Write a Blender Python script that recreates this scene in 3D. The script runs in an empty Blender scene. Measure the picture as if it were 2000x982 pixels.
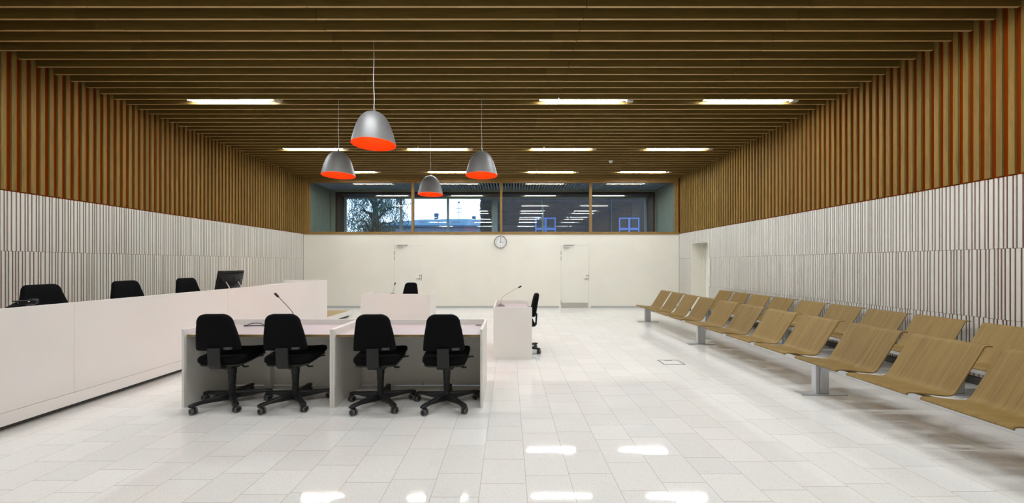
import bpy, bmesh, math, random
from math import pi, sin, cos, radians as R
from mathutils import Vector, Matrix
S = bpy.context.scene
C = S.collection
random.seed(7)

# ------------------------------------------------------------------ camera
H = 1.424
cam = bpy.data.cameras.new('camera')
cam.sensor_width = 36.0
cam.lens = 700.0 / 2000.0 * 36.0
cam.shift_x = 6.0 / 2000.0
cam.shift_y = 24.0 / 2000.0
cam.clip_end = 300
co = bpy.data.objects.new('camera', cam)
co.location = (0, 0, H)
co.rotation_euler = (pi / 2, 0, 0)
C.objects.link(co)
S.camera = co

# ------------------------------------------------------------------ world / exposure
W = bpy.data.worlds.new('dusk_sky')
S.world = W
W.use_nodes = True
wn = W.node_tree.nodes
wl = W.node_tree.links
wn.clear()
wo = wn.new('ShaderNodeOutputWorld')
wb = wn.new('ShaderNodeBackground')
wg = wn.new('ShaderNodeTexCoord')
wsx = wn.new('ShaderNodeSeparateXYZ')
wr = wn.new('ShaderNodeValToRGB')
wr.color_ramp.elements[0].position = 0.0
wr.color_ramp.elements[0].color = (0.84, 0.92, 1.0, 1)
wr.color_ramp.elements[1].position = 0.6
wr.color_ramp.elements[1].color = (0.35, 0.52, 1.0, 1)
wl.new(wg.outputs['Generated'], wsx.inputs[0])
wl.new(wsx.outputs['Z'], wr.inputs[0])
wl.new(wr.outputs[0], wb.inputs['Color'])
wb.inputs['Strength'].default_value = 2.6
wl.new(wb.outputs[0], wo.inputs[0])

S.view_settings.view_transform = 'Standard'
S.view_settings.look = 'None'
S.view_settings.exposure = 0.0
S.view_settings.gamma = 1.0
S.view_settings.use_curve_mapping = False

TUBE = 118.0        # radiance of the linear ceiling lights
BULB = 70.0        # radiance of the pendant bulbs

# ------------------------------------------------------------------ helpers
class MB:
    def __init__(s):
        s.v = []; s.f = []
    def add(s, vs, fs):
        o = len(s.v)
        s.v += [tuple(p) for p in vs]
        s.f += [tuple(i + o for i in f) for f in fs]
        return s
    def box(s, x0, x1, y0, y1, z0, z1, M=None):
        vs = [(x, y, z) for x in (x0, x1) for y in (y0, y1) for z in (z0, z1)]
        if M is not None: vs = [M @ Vector(p) for p in vs]
        return s.add(vs, [(0, 1, 3, 2), (4, 6, 7, 5), (0, 4, 5, 1), (2, 3, 7, 6), (0, 2, 6, 4), (1, 5, 7, 3)])
    def prism(s, pts, a, b, axis='y', M=None):
        n = len(pts)
        def P(p, t):
            if axis == 'y': return (p[0], t, p[1])
            if axis == 'x': return (t, p[0], p[1])
            return (p[0], p[1], t)
        vs = [P(p, a) for p in pts] + [P(p, b) for p in pts]
        if M is not None: vs = [M @ Vector(p) for p in vs]
        fs = [tuple(range(n)), tuple(range(2 * n - 1, n - 1, -1))]
        fs += [(i, i + n, (i + 1) % n + n, (i + 1) % n) for i in range(n)]
        return s.add(vs, fs)
    def lathe(s, prof, n=32, M=None, loc=(0, 0, 0)):
        vs = []; fs = []
        for r, z in prof:
            for k in range(n):
                a = 2 * pi * k / n
                vs.append(Vector((r * cos(a), r * sin(a), z)))
        m = len(prof)
        for j in range(m - 1):
            for k in range(n):
                k2 = (k + 1) % n
                fs.append((j * n + k, j * n + k2, (j + 1) * n + k2, (j + 1) * n + k))
        if M is not None: vs = [M @ p for p in vs]
        vs = [p + Vector(loc) for p in vs]
        return s.add(vs, fs)
    def cyl(s, p0, p1, r0, r1=None, n=16):
        return s.tube([p0, p1], [r0, r0 if r1 is None else r1], n)
    def tube(s, path, r, n=10):
        P = [Vector(p) for p in path]
        rs = r if isinstance(r, (list, tuple)) else [r] * len(P)
        vs = []; fs = []
        prev = None
        for i, p in enumerate(P):
            t = (P[min(i + 1, len(P) - 1)] - P[max(i - 1, 0)])
            t = t.normalized() if t.length > 1e-9 else Vector((0, 0, 1))
            if prev is None:
                u = t.orthogonal().normalized()
            else:
                u = prev - t * prev.dot(t)
                u = u.normalized() if u.length > 1e-6 else t.orthogonal().normalized()
            prev = u
            w = t.cross(u)
            for k in range(n):
                a = 2 * pi * k / n
                vs.append(p + (u * cos(a) + w * sin(a)) * rs[i])
        for i in range(len(P) - 1):
            for k in range(n):
                k2 = (k + 1) % n
                fs.append((i * n + k, i * n + k2, (i + 1) * n + k2, (i + 1) * n + k))
        fs.append(tuple(range(n)))
        fs.append(tuple((len(P) - 1) * n + k for k in range(n - 1, -1, -1)))
        return s.add(vs, fs)
    def pillow(s, outline, t, fn=None, edge=0.12):
        """closed cushion: 2D outline (a,b) about its centroid, thickness t along c; fn maps (a,b,c) to a point"""
        n = len(outline)
        ca = sum(p[0] for p in outline) / n; cb = sum(p[1] for p in outline) / n
        rings = [(0.35, .5), (0.7, .5), (1 - edge, .48), (1 - edge * .35, .4), (1, .2), (1, -.2),
                 (1 - edge * .35, -.4), (1 - edge, -.48), (0.7, -.5), (0.35, -.5)]
        vs = []; fs = []
        fn = fn or (lambda a, b, c: (a, b, c))
        for sc, h in rings:
            for a, b in outline:
                vs.append(fn(ca + (a - ca) * sc, cb + (b - cb) * sc, h * t))
        m = len(rings)
        for j in range(m - 1):
            for k in range(n):
                k2 = (k + 1) % n
                fs.append((j * n + k, j * n + k2, (j + 1) * n + k2, (j + 1) * n + k))
        i0 = len(vs); vs.append(fn(ca, cb, .5 * t)); vs.append(fn(ca, cb, -.5 * t))
        for k in range(n):
            k2 = (k + 1) % n
            fs.append((i0, k2, k)); fs.append((i0 + 1, (m - 1) * n + k, (m - 1) * n + k2))
        return s.add(vs, fs)
    def obj(s, name, mat, parent=None, loc=None, bevel=0.0, smooth=35, segs=2):
        me = bpy.data.meshes.new(name)
        me.from_pydata(s.v, [], s.f)
        bm = bmesh.new(); bm.from_mesh(me)
        bmesh.ops.recalc_face_normals(bm, faces=bm.faces[:])
        bm.to_mesh(me); bm.free()
        if smooth:
            me.shade_smooth()
            me.set_sharp_from_angle(angle=R(smooth))
        for m in (mat if isinstance(mat, (list, tuple)) else [mat]):
            me.materials.append(m)
        o = bpy.data.objects.new(name, me)
        C.objects.link(o)
        if parent is not None: o.parent = parent
        if loc is not None: o.location = loc
        if bevel:
            b = o.modifiers.new('bevel', 'BEVEL'); b.width = bevel; b.segments = segs; b.limit_method = 'ANGLE'; b.angle_limit = R(40)
            b.harden_normals = False
        return o

def tag(o, label, cat, group=None, kind=None):
    o['label'] = label; o['category'] = cat
    if group: o['group'] = group
    if kind: o['kind'] = kind
    return o
def empty(name, loc=(0, 0, 0), rz=0.0):
    o = bpy.data.objects.new(name, None)
    o.empty_display_size = 0.1
    o.location = loc; o.rotation_euler = (0, 0, rz)
    C.objects.link(o)
    return o
def struct(o, label=None, cat=None):
    o['kind'] = 'structure'
    if label: o['label'] = label
    if cat: o['category'] = cat
    return o
def copy_tree(o, parent=None):
    c = o.copy(); C.objects.link(c)
    if parent is not None: c.parent = parent
    for ch in list(o.children): copy_tree(ch, c)
    return c
def rrect(w, h, r, n=6, cx=0, cy=0):
    pts = []
    for (sx, sy, a0) in ((1, 1, 0), (-1, 1, 90), (-1, -1, 180), (1, -1, 270)):
        for k in range(n + 1):
            a = R(a0 + 90 * k / n)
            pts.append((cx + sx * (w / 2 - r) + r * cos(a), cy + sy * (h / 2 - r) + r * sin(a)))
    return pts
def dense(pts, d):
    out = []
    for i, p in enumerate(pts):
        q = pts[(i + 1) % len(pts)]
        L = math.hypot(q[0] - p[0], q[1] - p[1]); k = max(1, int(L / d))
        for j in range(k): out.append((p[0] + (q[0] - p[0]) * j / k, p[1] + (q[1] - p[1]) * j / k))
    return out

# ------------------------------------------------------------------ materials
def mat(name, col, rough=0.5, metal=0.0, spec=0.5, coat=0.0, emis=None, estr=0.0):
    m = bpy.data.materials.new(name); m.use_nodes = True
    b = m.node_tree.nodes['Principled BSDF']
    b.inputs['Base Color'].default_value = (*col, 1)
    b.inputs['Roughness'].default_value = rough
    b.inputs['Metallic'].default_value = metal
    b.inputs['Specular IOR Level'].default_value = spec
    b.inputs['Coat Weight'].default_value = coat
    if emis:
        b.inputs['Emission Color'].default_value = (*emis, 1); b.inputs['Emission Strength'].default_value = estr
    return m
class NT:
    def __init__(s, m):
        s.t = m.node_tree; s.b = s.t.nodes['Principled BSDF']
    def n(s, kind, **kw):
        x = s.t.nodes.new(kind)
        for k, v in kw.items():
            if k.startswith('i_'):
                key = k[2:]
                x.inputs[int(key) if key.isdigit() else key.replace('_', ' ')].default_value = v
            else: setattr(x, k, v)
        return x
    def l(s, a, b): s.t.links.new(a, b)
    def math(s, op, a, b=None, c=None):
        x = s.n('ShaderNodeMath', operation=op)
        for i, q in enumerate((a, b, c)):
            if q is None: continue
            if isinstance(q, (int, float)): x.inputs[i].default_value = q
            else: s.l(q, x.inputs[i])
        return x.outputs[0]
    def mix(s, f, a, b, bt='MIX'):
        x = s.n('ShaderNodeMix', data_type='RGBA', blend_type=bt)
        for i, q in ((0, f), (6, a), (7, b)):
            if isinstance(q, (int, float)): x.inputs[i].default_value = q
            elif isinstance(q, tuple): x.inputs[i].default_value = (*q, 1)
            else: s.l(q, x.inputs[i])
        return x.outputs[2]
    def ramp(s, f, stops):
        x = s.n('ShaderNodeValToRGB')
        e = x.color_ramp.elements
        while len(e) < len(stops): e.new(.5)
        for k, (p, c) in enumerate(stops):
            e[k].position = p; e[k].color = (*c, 1) if len(c) == 3 else c
        s.l(f, x.inputs[0])
        return x.outputs[0]

def oak(name, scale, dark, light, var=None, rough=.45, amount=.16, rnd=False, spec=.35):
    """scale: grain frequency per axis (low along the grain); var: list of (axis, pitch, origin) giving one tone per board"""
    m = mat(name, light, rough, spec=spec); t = NT(m)
    tc = t.n('ShaderNodeTexCoord')
    vec = tc.outputs['Object']
    sx = t.n('ShaderNodeSeparateXYZ'); t.l(vec, sx.inputs[0])
    seed = None
    if var:
        for ax, pitch, org in var:
            q = t.math('FLOOR', t.math('DIVIDE', t.math('SUBTRACT', sx.outputs[ax], org), pitch))
            q = t.math('MULTIPLY', q, 1.0 if seed is None else 57.31)
            seed = q if seed is None else t.math('ADD', seed, q)
    if rnd:
        oi = t.n('ShaderNodeObjectInfo')
        q = t.math('MULTIPLY', oi.outputs['Random'], 91.7)
        seed = q if seed is None else t.math('ADD', seed, q)
    mp = t.n('ShaderNodeMapping'); mp.inputs['Scale'].default_value = scale
    t.l(vec, mp.inputs['Vector'])
    v2 = mp.outputs[0]
    if seed is not None:
        cm = t.n('ShaderNodeCombineXYZ')
        for i, k in enumerate((3.7, 5.3, 7.9)): t.l(t.math('MULTIPLY', seed, k), cm.inputs[i])
        va = t.n('ShaderNodeVectorMath', operation='ADD'); t.l(v2, va.inputs[0]); t.l(cm.outputs[0], va.inputs[1]); v2 = va.outputs[0]
    nz = t.n('ShaderNodeTexNoise', i_Scale=1.0, i_Detail=5.0, i_Roughness=.65, i_Distortion=.7); t.l(v2, nz.inputs['Vector'])
    mp2 = t.n('ShaderNodeMapping'); mp2.inputs['Scale'].default_value = (5, 5, 5); t.l(v2, mp2.inputs['Vector'])
    n2 = t.n('ShaderNodeTexNoise', i_Scale=1.0, i_Detail=3.0); t.l(mp2.outputs[0], n2.inputs['Vector'])
    f = t.math('ADD', t.math('MULTIPLY', nz.outputs[0], .75), t.math('MULTIPLY', n2.outputs[0], .25))
    col = t.ramp(f, [(.30, dark), (.68, light)])
    if seed is not None:
        wn_ = t.n('ShaderNodeTexWhiteNoise', noise_dimensions='1D'); t.l(seed, wn_.inputs['W'])
        k = t.math('ADD', t.math('MULTIPLY', wn_.outputs['Value'], 2 * amount), 1 - amount)
        cc = t.n('ShaderNodeCombineColor')
        for i in range(3): t.l(k, cc.inputs[i])
        col = t.mix(1.0, col, cc.outputs[0], 'MULTIPLY')
    t.l(col, t.b.inputs['Base Color'])
    return m

PITCH = 0.0985; BEAM = 0.197; BEAM0 = 3.85
m_ceil = oak('oak_beam', (1.2, 22, 22), (.155, .098, .022), (.245, .158, .041), [(1, BEAM, BEAM0 - .02), (0, 2.72, -4.9)], .55, .12, spec=.2)
m_slat = oak('oak_slat', (26, 26, 1.6), (.165, .098, .023), (.28, .178, .050), [(1, PITCH, 3.9 - PITCH * 70)], .6, .14, spec=.15)
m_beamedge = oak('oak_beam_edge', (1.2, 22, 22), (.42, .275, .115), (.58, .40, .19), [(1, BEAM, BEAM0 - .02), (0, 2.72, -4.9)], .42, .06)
m_oakframe = oak('oak_frame', (3, 3, 3), (.22, .125, .032), (.32, .195, .062), None, .45)
m_ply = oak('oak_veneer', (1.2, 34, 1.2), (.175, .108, .030), (.29, .188, .062), None, .45, .10, rnd=True, spec=.2)
m_plyedge = oak('oak_edge', (20, 20, 20), (.22, .14, .05), (.32, .21, .08), None, .45)
m_dais = oak('oak_floor', (1.5, 14, 14), (.42, .29, .10), (.52, .37, .14), None, .35)

def paint(name, col, rough=.5, bump=.0, spec=.4):
    m = mat(name, col, rough, spec=spec); t = NT(m)
    tc = t.n('ShaderNodeTexCoord'); nz = t.n('ShaderNodeTexNoise', i_Scale=1.3, i_Detail=3.0); t.l(tc.outputs['Object'], nz.inputs['Vector'])
    k = t.ramp(nz.outputs[0], [(.3, tuple(c * .97 for c in col)), (.7, tuple(min(1, c * 1.02) for c in col))])
    t.l(k, t.b.inputs['Base Color'])
    if bump:
        n2 = t.n('ShaderNodeTexNoise', i_Scale=140.0, i_Detail=2.0); t.l(tc.outputs['Object'], n2.inputs['Vector'])
        bp = t.n('ShaderNodeBump', i_Strength=bump, i_Distance=.002); t.l(n2.outputs[0], bp.inputs['Height']); t.l(bp.outputs[0], t.b.inputs['Normal'])
    return m
m_wall = paint('cream_wall_paint', (.80, .775, .69), .6, .15)
m_slatw = paint('white_slat_lacquer', (.67, .65, .595), .4)
m_orange = paint('orange_backing', (.215, .034, .0003), .9, spec=.05)
m_desk = paint('white_desk_laminate', (.80, .775, .735), .45)
m_bench = paint('white_bench_laminate', (.84, .80, .765), .45)
m_door = paint('white_door_paint', (.80, .78, .70), .45)
m_top = paint('lavender_grey_desktop', (.56, .50, .51), .4)
m_grey = mat('grey_baseboard', (.46, .46, .44), .5)
m_darkgrey = mat('dark_grey_trim', (.09, .09, .09), .5)
m_dark = mat('dark_void', (.015, .013, .011), .9)
m_fab = mat('black_fabric', (.006, .006, .007), .95, spec=.1)
m_plas = mat('black_plastic', (.012, .012, .013), .45, spec=.4)
m_plasg = mat('glossy_black_plastic', (.008, .008, .009), .15, spec=.3)
m_tread = mat('grey_tread', (.10, .10, .105), .6)
m_plate = mat('charcoal_plate', (.035, .035, .037), .4)
m_mark = mat('pale_print', (.6, .6, .6), .5)
m_alu = mat('brushed_aluminium', (.66, .67, .70), .32, metal=.85)
m_steel = mat('stainless_steel', (.42, .40, .36), .38, metal=.8)
m_silver = mat('silver_lamp_paint', (.24, .24, .245), .5, metal=.45)
m_lining = mat('orange_lamp_lining', (1.0, .062, .0), .55, spec=.2)
m_tube = mat('light_diffuser', (.9, .9, .9), .5, emis=(.95, .985, 1.0), estr=TUBE)
m_bulb = mat('lamp_bulb', (.9, .9, .9), .5, emis=(1, .9, .75), estr=BULB)
m_white = mat('white_plastic', (.8, .8, .78), .4)
m_lgrey = mat('light_grey_metal', (.55, .55, .54), .4, metal=.3)
m_clockface = mat('clock_face', (.80, .80, .80), .5)
m_ink = mat('black_ink', (.02, .02, .02), .6)
m_chrome = mat('clock_rim', (.45, .42, .38), .2, metal=1.0)

def glass(name, tint, refl):
    m = bpy.data.materials.new(name); m.use_nodes = True
    nt = m.node_tree; nt.nodes.clear()
    o = nt.nodes.new('ShaderNodeOutputMaterial'); mx = nt.nodes.new('ShaderNodeMixShader')
    tr = nt.nodes.new('ShaderNodeBsdfTransparent'); gl = nt.nodes.new('ShaderNodeBsdfGlossy')
    tr.inputs[0].default_value = (*tint, 1); gl.inputs[0].default_value = (1, 1, 1, 1); gl.inputs['Roughness'].default_value = 0.0
    mx.inputs[0].default_value = refl
    nt.links.new(tr.outputs[0], mx.inputs[1]); nt.links.new(gl.outputs[0], mx.inputs[2]); nt.links.new(mx.outputs[0], o.inputs[0])
    return m
m_glass = glass('clerestory_glass', (.93, .975, .99), .06)
m_glass2 = glass('outer_glass', (.92, .97, 1.0), .08)
m_glass3 = mat('dark_window_glass', (.012, .012, .010), .1, spec=.5)

# terrazzo floor
m_floor = mat('terrazzo', (.8, .78, .75), .08, spec=.32)
t = NT(m_floor)
tc = t.n('ShaderNodeTexCoord'); sx = t.n('ShaderNodeSeparateXYZ'); t.l(tc.outputs['Object'], sx.inputs[0])
TW = .2945
u = t.math('DIVIDE', t.math('SUBTRACT', sx.outputs[0], .111), TW)
colid = t.math('FLOOR', u)
fr = t.math('SUBTRACT', u, colid)
ed = t.math('MULTIPLY', t.math('MINIMUM', fr, t.math('SUBTRACT', 1.0, fr)), TW)
wv = t.math('ADD', t.math('MULTIPLY', sx.outputs[1], 3.3), t.math('MULTIPLY', colid, 13.717))
vd = t.n('ShaderNodeTexVoronoi', voronoi_dimensions='1D', feature='DISTANCE_TO_EDGE', i_Scale=1.0, i_Randomness=.75); t.l(wv, vd.inputs['W'])
vc = t.n('ShaderNodeTexVoronoi', voronoi_dimensions='1D', feature='F1', i_Scale=1.0, i_Randomness=.75); t.l(wv, vc.inputs['W'])
ed2 = t.math('DIVIDE', vd.outputs['Distance'], 3.3)
j1 = t.math('LESS_THAN', ed, .0016); j2 = t.math('LESS_THAN', ed2, .0016)
joint = t.math('MAXIMUM', j1, j2)
sp = t.n('ShaderNodeTexVoronoi', feature='F1', i_Scale=240.0); t.l(tc.outputs['Object'], sp.inputs['Vector'])
spr = t.n('ShaderNodeSeparateColor'); t.l(sp.outputs['Color'], spr.inputs[0])
base = t.ramp(spr.outputs[0], [(0.0, (.60, .585, .56)), (.05, (.69, .675, .65)), (.10, (.80, .785, .755)), (.8, (.825, .81, .78)), (1.0, (.85, .84, .81))])
n3 = t.n('ShaderNodeTexNoise', i_Scale=220.0, i_Detail=2.0); t.l(tc.outputs['Object'], n3.inputs['Vector'])
base = t.mix(.25, base, t.ramp(n3.outputs[0], [(.35, (.70, .69, .66)), (.6, (.86, .845, .82))]))
vcs = t.n('ShaderNodeSeparateColor'); t.l(vc.outputs['Color'], vcs.inputs[0])
tone = t.math('ADD', t.math('MULTIPLY', vcs.outputs[0], .07), .955)
tcc = t.n('ShaderNodeCombineColor')
for i in range(3): t.l(tone, tcc.inputs[i])
base = t.mix(1.0, base, tcc.outputs[0], 'MULTIPLY')
base = t.mix(t.math('MULTIPLY', joint, .75), base, (.36, .31, .25))
t.l(base, t.b.inputs['Base Color'])
ge = t.n('ShaderNodeNewGeometry')
vm = t.n('ShaderNodeVectorMath', operation='SUBTRACT'); t.l(vc.outputs['Color'], vm.inputs[0]); vm.inputs[1].default_value = (.5, .5, .5)
vs_ = t.n('ShaderNodeVectorMath', operation='MULTIPLY'); t.l(vm.outputs[0], vs_.inputs[0]); vs_.inputs[1].default_value = (.006, .004, 0)
va = t.n('ShaderNodeVectorMath', operation='ADD'); t.l(ge.outputs['Normal'], va.inputs[0]); t.l(vs_.outputs[0], va.inputs[1])
vn = t.n('ShaderNodeVectorMath', operation='NORMALIZE'); t.l(va.outputs[0], vn.inputs[0]); t.l(vn.outputs[0], t.b.inputs['Normal'])
t.l(t.math('ADD', t.math('MULTIPLY', vcs.outputs[1], .03), .03), t.b.inputs['Roughness'])

# brick
m_brick = mat('dark_brick', (.05, .045, .045), .8)
t = NT(m_brick)
tc = t.n('ShaderNodeTexCoord'); mp = t.n('ShaderNodeMapping'); mp.inputs['Rotation'].default_value = (R(90), 0, 0); t.l(tc.outputs['Object'], mp.inputs['Vector'])
bk = t.n('ShaderNodeTexBrick', i_Scale=1.0, i_Mortar_Size=.012); bk.inputs['Brick Width'].default_value = .26; bk.inputs['Row Height'].default_value = .085
bk.inputs['Color1'].default_value = (.032, .019, .012, 1); bk.inputs['Color2'].default_value = (.058, .038, .026, 1); bk.inputs['Mortar'].default_value = (.09, .078, .07, 1)
t.l(mp.outputs[0], bk.inputs['Vector']); t.l(bk.outputs['Color'], t.b.inputs['Base Color'])

# ------------------------------------------------------------------ room shell
XL, XR, YB, YF, ZC = -6.64, 5.50, 11.59, -2.75, 4.19
ZW = 2.39                       # top of the white cladding
fl = MB().box(XL - .1, XR + .6, YF - .1, 13.9, -.1, 0).obj('floor', m_floor, smooth=0); struct(fl)
ce = MB().box(XL - .1, XR + .1, YF - .1, YB + .12, 4.42, 4.55).obj('ceiling', m_dark, smooth=0); struct(ce)
bm_ = MB()
joints = [XL, -4.55, -2.18, .84, 3.28, XR]
k = -33
while True:
    y0 = BEAM0 + BEAM * k; k += 1
    if y0 < YF: continue
    if y0 + .025 > YB - .02: break
    for a, b in zip(joints[:-1], joints[1:]):
        g = random.uniform(-.0015, .0015)
        bm_.box(a + .003, b - .003, y0, y0 + .026, ZC + g, ZC + .19)
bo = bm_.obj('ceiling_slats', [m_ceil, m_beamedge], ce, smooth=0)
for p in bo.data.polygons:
    if abs(p.normal.z) > .9: p.material_index = 1      # lighter oak tone on the bottom and top faces of each slat

# ---- walls with vertical slats: upper oak, lower white lacquer in three courses
DY0, DY1, DZ = 9.92, 10.81, 2.035       # doorway recess in the right wall
def slat_wall(name, side):
    X = XL if side < 0 else XR
    s = side
    back = MB()
    def bx(m, d0, d1, y0, y1, z0, z1):       # depth measured outwards from the visible face
        a, b = X + s * d0, X + s * d1
        m.box(min(a, b), max(a, b), y0, y1, z0, z1)
    if side > 0:
        bx(back, .030, .12, YF, DY0 - .03, 0, 4.42); bx(back, .030, .12, DY1 + .03, YB + .1, 0, 4.42); bx(back, .030, .12, DY0 - .03, DY1 + .03, DZ + .012, 4.42)
    else:
        bx(back, .030, .12, YF, YB + .1, 0, 4.42)
    w = back.obj(name, m_orange, smooth=0); struct(w)
    up = MB()
    y = 3.9 - PITCH * 70
    while y < YB - .05:
        if y > YF: bx(up, .001, .0285, y, y + .050, ZW + .014, 4.40)
        y += PITCH
    up.obj('oak_slats', m_slat, w, smooth=0, bevel=.0015, segs=1)
    lo = MB()
    rng = random.Random(11 if side > 0 else 23)
    for z0, z1 in ((.095, .7965), (.800, 1.5915), (1.595, ZW)):
        y = YF + .01 + rng.random() * .03
        last = None
        while y < YB - .035:
            wd = rng.choice([x for x in (.034, .027, .015, .034, .027, .015) if x != last or rng.random() < .35]); last = wd
            y1 = min(y + wd, YB - .032)
            if y1 - y < .006: break
            skip = False
            if side > 0:
                if y1 > DY0 - .005 and y < DY1 + .005 and z0 < DZ:
                    if z1 > DZ: bx(lo, .0155, .0285, y, y1, DZ + .014, z1)
                    skip = True
                elif z0 > .79 and z0 < 1 and y1 > DY0 - .115 and y < DY0: skip = True
            if not skip: bx(lo, .0155, .0285, y, y1, z0, z1)
            y = y + wd + .0135
        bx(lo, .008, .0285, YB - .03, YB - .001, z0, z1)
    lo.obj('white_slats', m_slatw, w, smooth=0, bevel=.0012, segs=1)
    return w
wall_l = slat_wall('wall_left', -1)
wall_r = slat_wall('wall_right', 1)
# flat white strip beside the doorway, carrying the switch
MB().box(XR + .010, XR + .029, DY0 - .11, DY0 - .002, .801, 1.590).obj('switch_strip', m_slatw, wall_r, smooth=0)
# recess lining and its door
rec = MB()
rec.box(XR + .008, XR + .42, DY1, DY1 + .03, 0, DZ); rec.box(XR + .008, XR + .42, DY0 - .03, DY0, 0, DZ); rec.box(XR + .008, XR + .42, DY0 - .03, DY1 + .03, DZ, DZ + .012)
rec = rec.obj('trim_1', m_wall, smooth=0); struct(rec, 'white lining of the doorway recess in the right wall', 'door recess')
d3 = empty('door_3', (XR + .40, (DY0 + DY1) / 2, 0)); struct(d3, 'white door set deep in the recess of the right slatted wall', 'door')
MB().box(0, .045, -.40, .40, .008, DZ - .03).obj('door_leaf', m_door, d3, bevel=.003)
fr = MB(); fr.box(-.03, .05, -.445, -.405, 0, DZ); fr.box(-.03, .05, .405, .445, 0, DZ); fr.box(-.03, .05, -.405, .405, DZ - .025, DZ); fr.obj('door_frame', m_door, d3, bevel=.002)
MB().box(XR + .45, XR + .5, DY0 - .1, DY1 + .1, 0, DZ + .1).obj('wall_recess', m_dark, smooth=0)['kind'] = 'structure'

# ---- back wall with two flush doors
doors = [(-3.725, -2.80), (1.655, 2.605)]
wb_ = MB()
xs = [XL] + [v for d in doors for v in d] + [XR]
for a, b in ((xs[0], xs[1]), (xs[2], xs[3]), (xs[4], xs[5])): wb_.box(a, b, YB, YB + .12, 0, 2.375)
for a, b in doors: wb_.box(a, b, YB, YB + .12, 2.045, 2.375)
wb_ = wb_.obj('wall_back', m_wall, smooth=0); struct(wb_)
bb = MB()
bb.box(XL + .05, doors[0][0] - .04, YB - .012, YB, 0, .066); bb.box(doors[0][1] + .04, doors[1][0] - .04, YB - .012, YB, 0, .066); bb.box(doors[1][1] + .04, XR - .01, YB - .012, YB, 0, .066)
struct(bb.obj('baseboard_back', m_grey, smooth=0, bevel=.003))
bl = MB().box(XL - .028, XL + .004, YF, YB - .013, 0, .085).obj('baseboard_left', m_darkgrey, smooth=0); struct(bl)
br = MB(); br.box(XR - .004, XR + .028, YF, DY0 - .03, 0, .085); br.box(XR - .004, XR + .028, DY1 + .03, YB - .013, 0, .085); struct(br.obj('baseboard_right', m_darkgrey, smooth=0))
wf = MB().box(XL - .1, XR + .1, YF - .12, YF, 0, 4.42).obj('wall_front', m_wall, smooth=0); struct(wf)

def back_door(name, x0, x1, kick, label):
    d = empty(name, ((x0 + x1) / 2, YB, 0)); struct(d, label, 'door')
    h = (x1 - x0) / 2; Z = 2.04
    f = MB(); f.box(-h, -h + .028, -.006, .09, 0, Z + .005); f.box(h - .028, h, -.006, .09, 0, Z + .005); f.box(-h + .028, h - .028, -.006, .09, Z - .022, Z + .005)
    f.obj('door_frame', m_door, d, bevel=.002)
    MB().box(-h + .030, h - .030, -.003, .045, .006, Z - .024).obj('door_leaf', m_door, d, bevel=.003)
    MB().box(-h, h, .10, .12, 0, Z + .005).obj('door_backing', m_dark, d, smooth=0)
    for z in (1.775, 1.60, .17):
        MB().cyl((-h + .030, -.012, z - .06), (-h + .030, -.012, z + .06), .010).obj('hinge', m_steel, d)
    if kick: MB().box(-h + .04, h - .045, -.004, .0, .012, .168).obj('kick_plate', mat('kick_plate_steel', (.52, .50, .45), .4, metal=.5), d, bevel=.001)
    hx = h - .085
    hd = MB(); Mx = Matrix.Translation((hx, 0, .938)) @ Matrix.Rotation(pi / 2, 4, 'X')
    hd.lathe([(0, 0), (.026, 0), (.026, .012), (.011, .014), (.011, .05), (0, .05)], 20, Mx)
    hd.tube([(hx, -.045, .938), (hx - .03, -.05, .938), (hx - .11, -.05, .938)], .009, 10)
    hd.obj('door_handle', m_steel, d)
    MB().lathe([(0, 0), (.024, 0), (.024, .014), (.014, .016), (0, .016)], 20, Matrix.Translation((hx, 0, 1.045)) @ Matrix.Rotation(pi / 2, 4, 'X')).obj('lock', m_steel, d)
    MB().box(h - .032, h - .014, -.008, -.001, .88, 1.08).obj('strike_plate', m_steel, d)
    cl = MB().box(-h + .115, -h + .30, -.055, -.002, Z - .09, Z - .038).obj('door_closer', m_lgrey, d, bevel=.005)
    MB().box(-h + .11, -h + .455, -.035, -.007, Z - .020, Z + .006).obj('closer_rail', m_lgrey, cl, bevel=.003)
    MB().tube([(-h + .2, -.03, Z - .038), (-h + .2, -.03, Z - .02)], .012).obj('closer_pivot', m_steel, cl)
back_door('door_1', *doors[0], False, 'white flush door on the left of the back wall, behind the far desk')
back_door('door_2', *doors[1], True, 'white flush door with steel kick plate, right of the wall clock')

# ---- clerestory window in the back wall
win = empty('window_1', ((XL + XR) / 2, YB, 2.375)); struct(win, 'long oak framed interior window above the white back wall', 'window')
cx, cz = (XL + XR) / 2, 2.375
def wbox(m, x0, x1, y0, y1, z0, z1): m.box(x0 - cx, x1 - cx, y0 - YB, y1 - YB, z0 - cz, z1 - cz)
ZS, ZT, WL, WR = 2.455, 4.055, -6.475, 5.385
f = MB(); wbox(f, XL, XR, YB - .02, YB + .12, 2.377, ZS); f.obj('window_sill', m_oakframe, win, bevel=.003)
f = MB(); wbox(f, XL + .05, WL - .06, YB + .0, YB + .12, ZS, ZT + .06); wbox(f, WL - .06, WL, YB + .03, YB + .12, ZS, ZT)
wbox(f, WR + .055, XR - .012, YB + .0, YB + .12, ZS, ZT + .06); wbox(f, WR, WR + .055, YB + .03, YB + .12, ZS, ZT)
wbox(f, XL + .05, XR - .012, YB, YB + .12, ZT + .06, ZC + .15); wbox(f, WL - .06, WR + .055, YB + .03, YB + .12, ZT, ZT + .06)
f.obj('window_frame', m_oakframe, win, bevel=.003)
mulx = [-3.12, -.25, 2.65]
for x in mulx:
    f = MB(); wbox(f, x - .036, x + .036, YB - .005, YB + .115, ZS, ZT); f.obj('mullion', m_oakframe, win, bevel=.003)
eds = [WL] + mulx + [WR]
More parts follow.
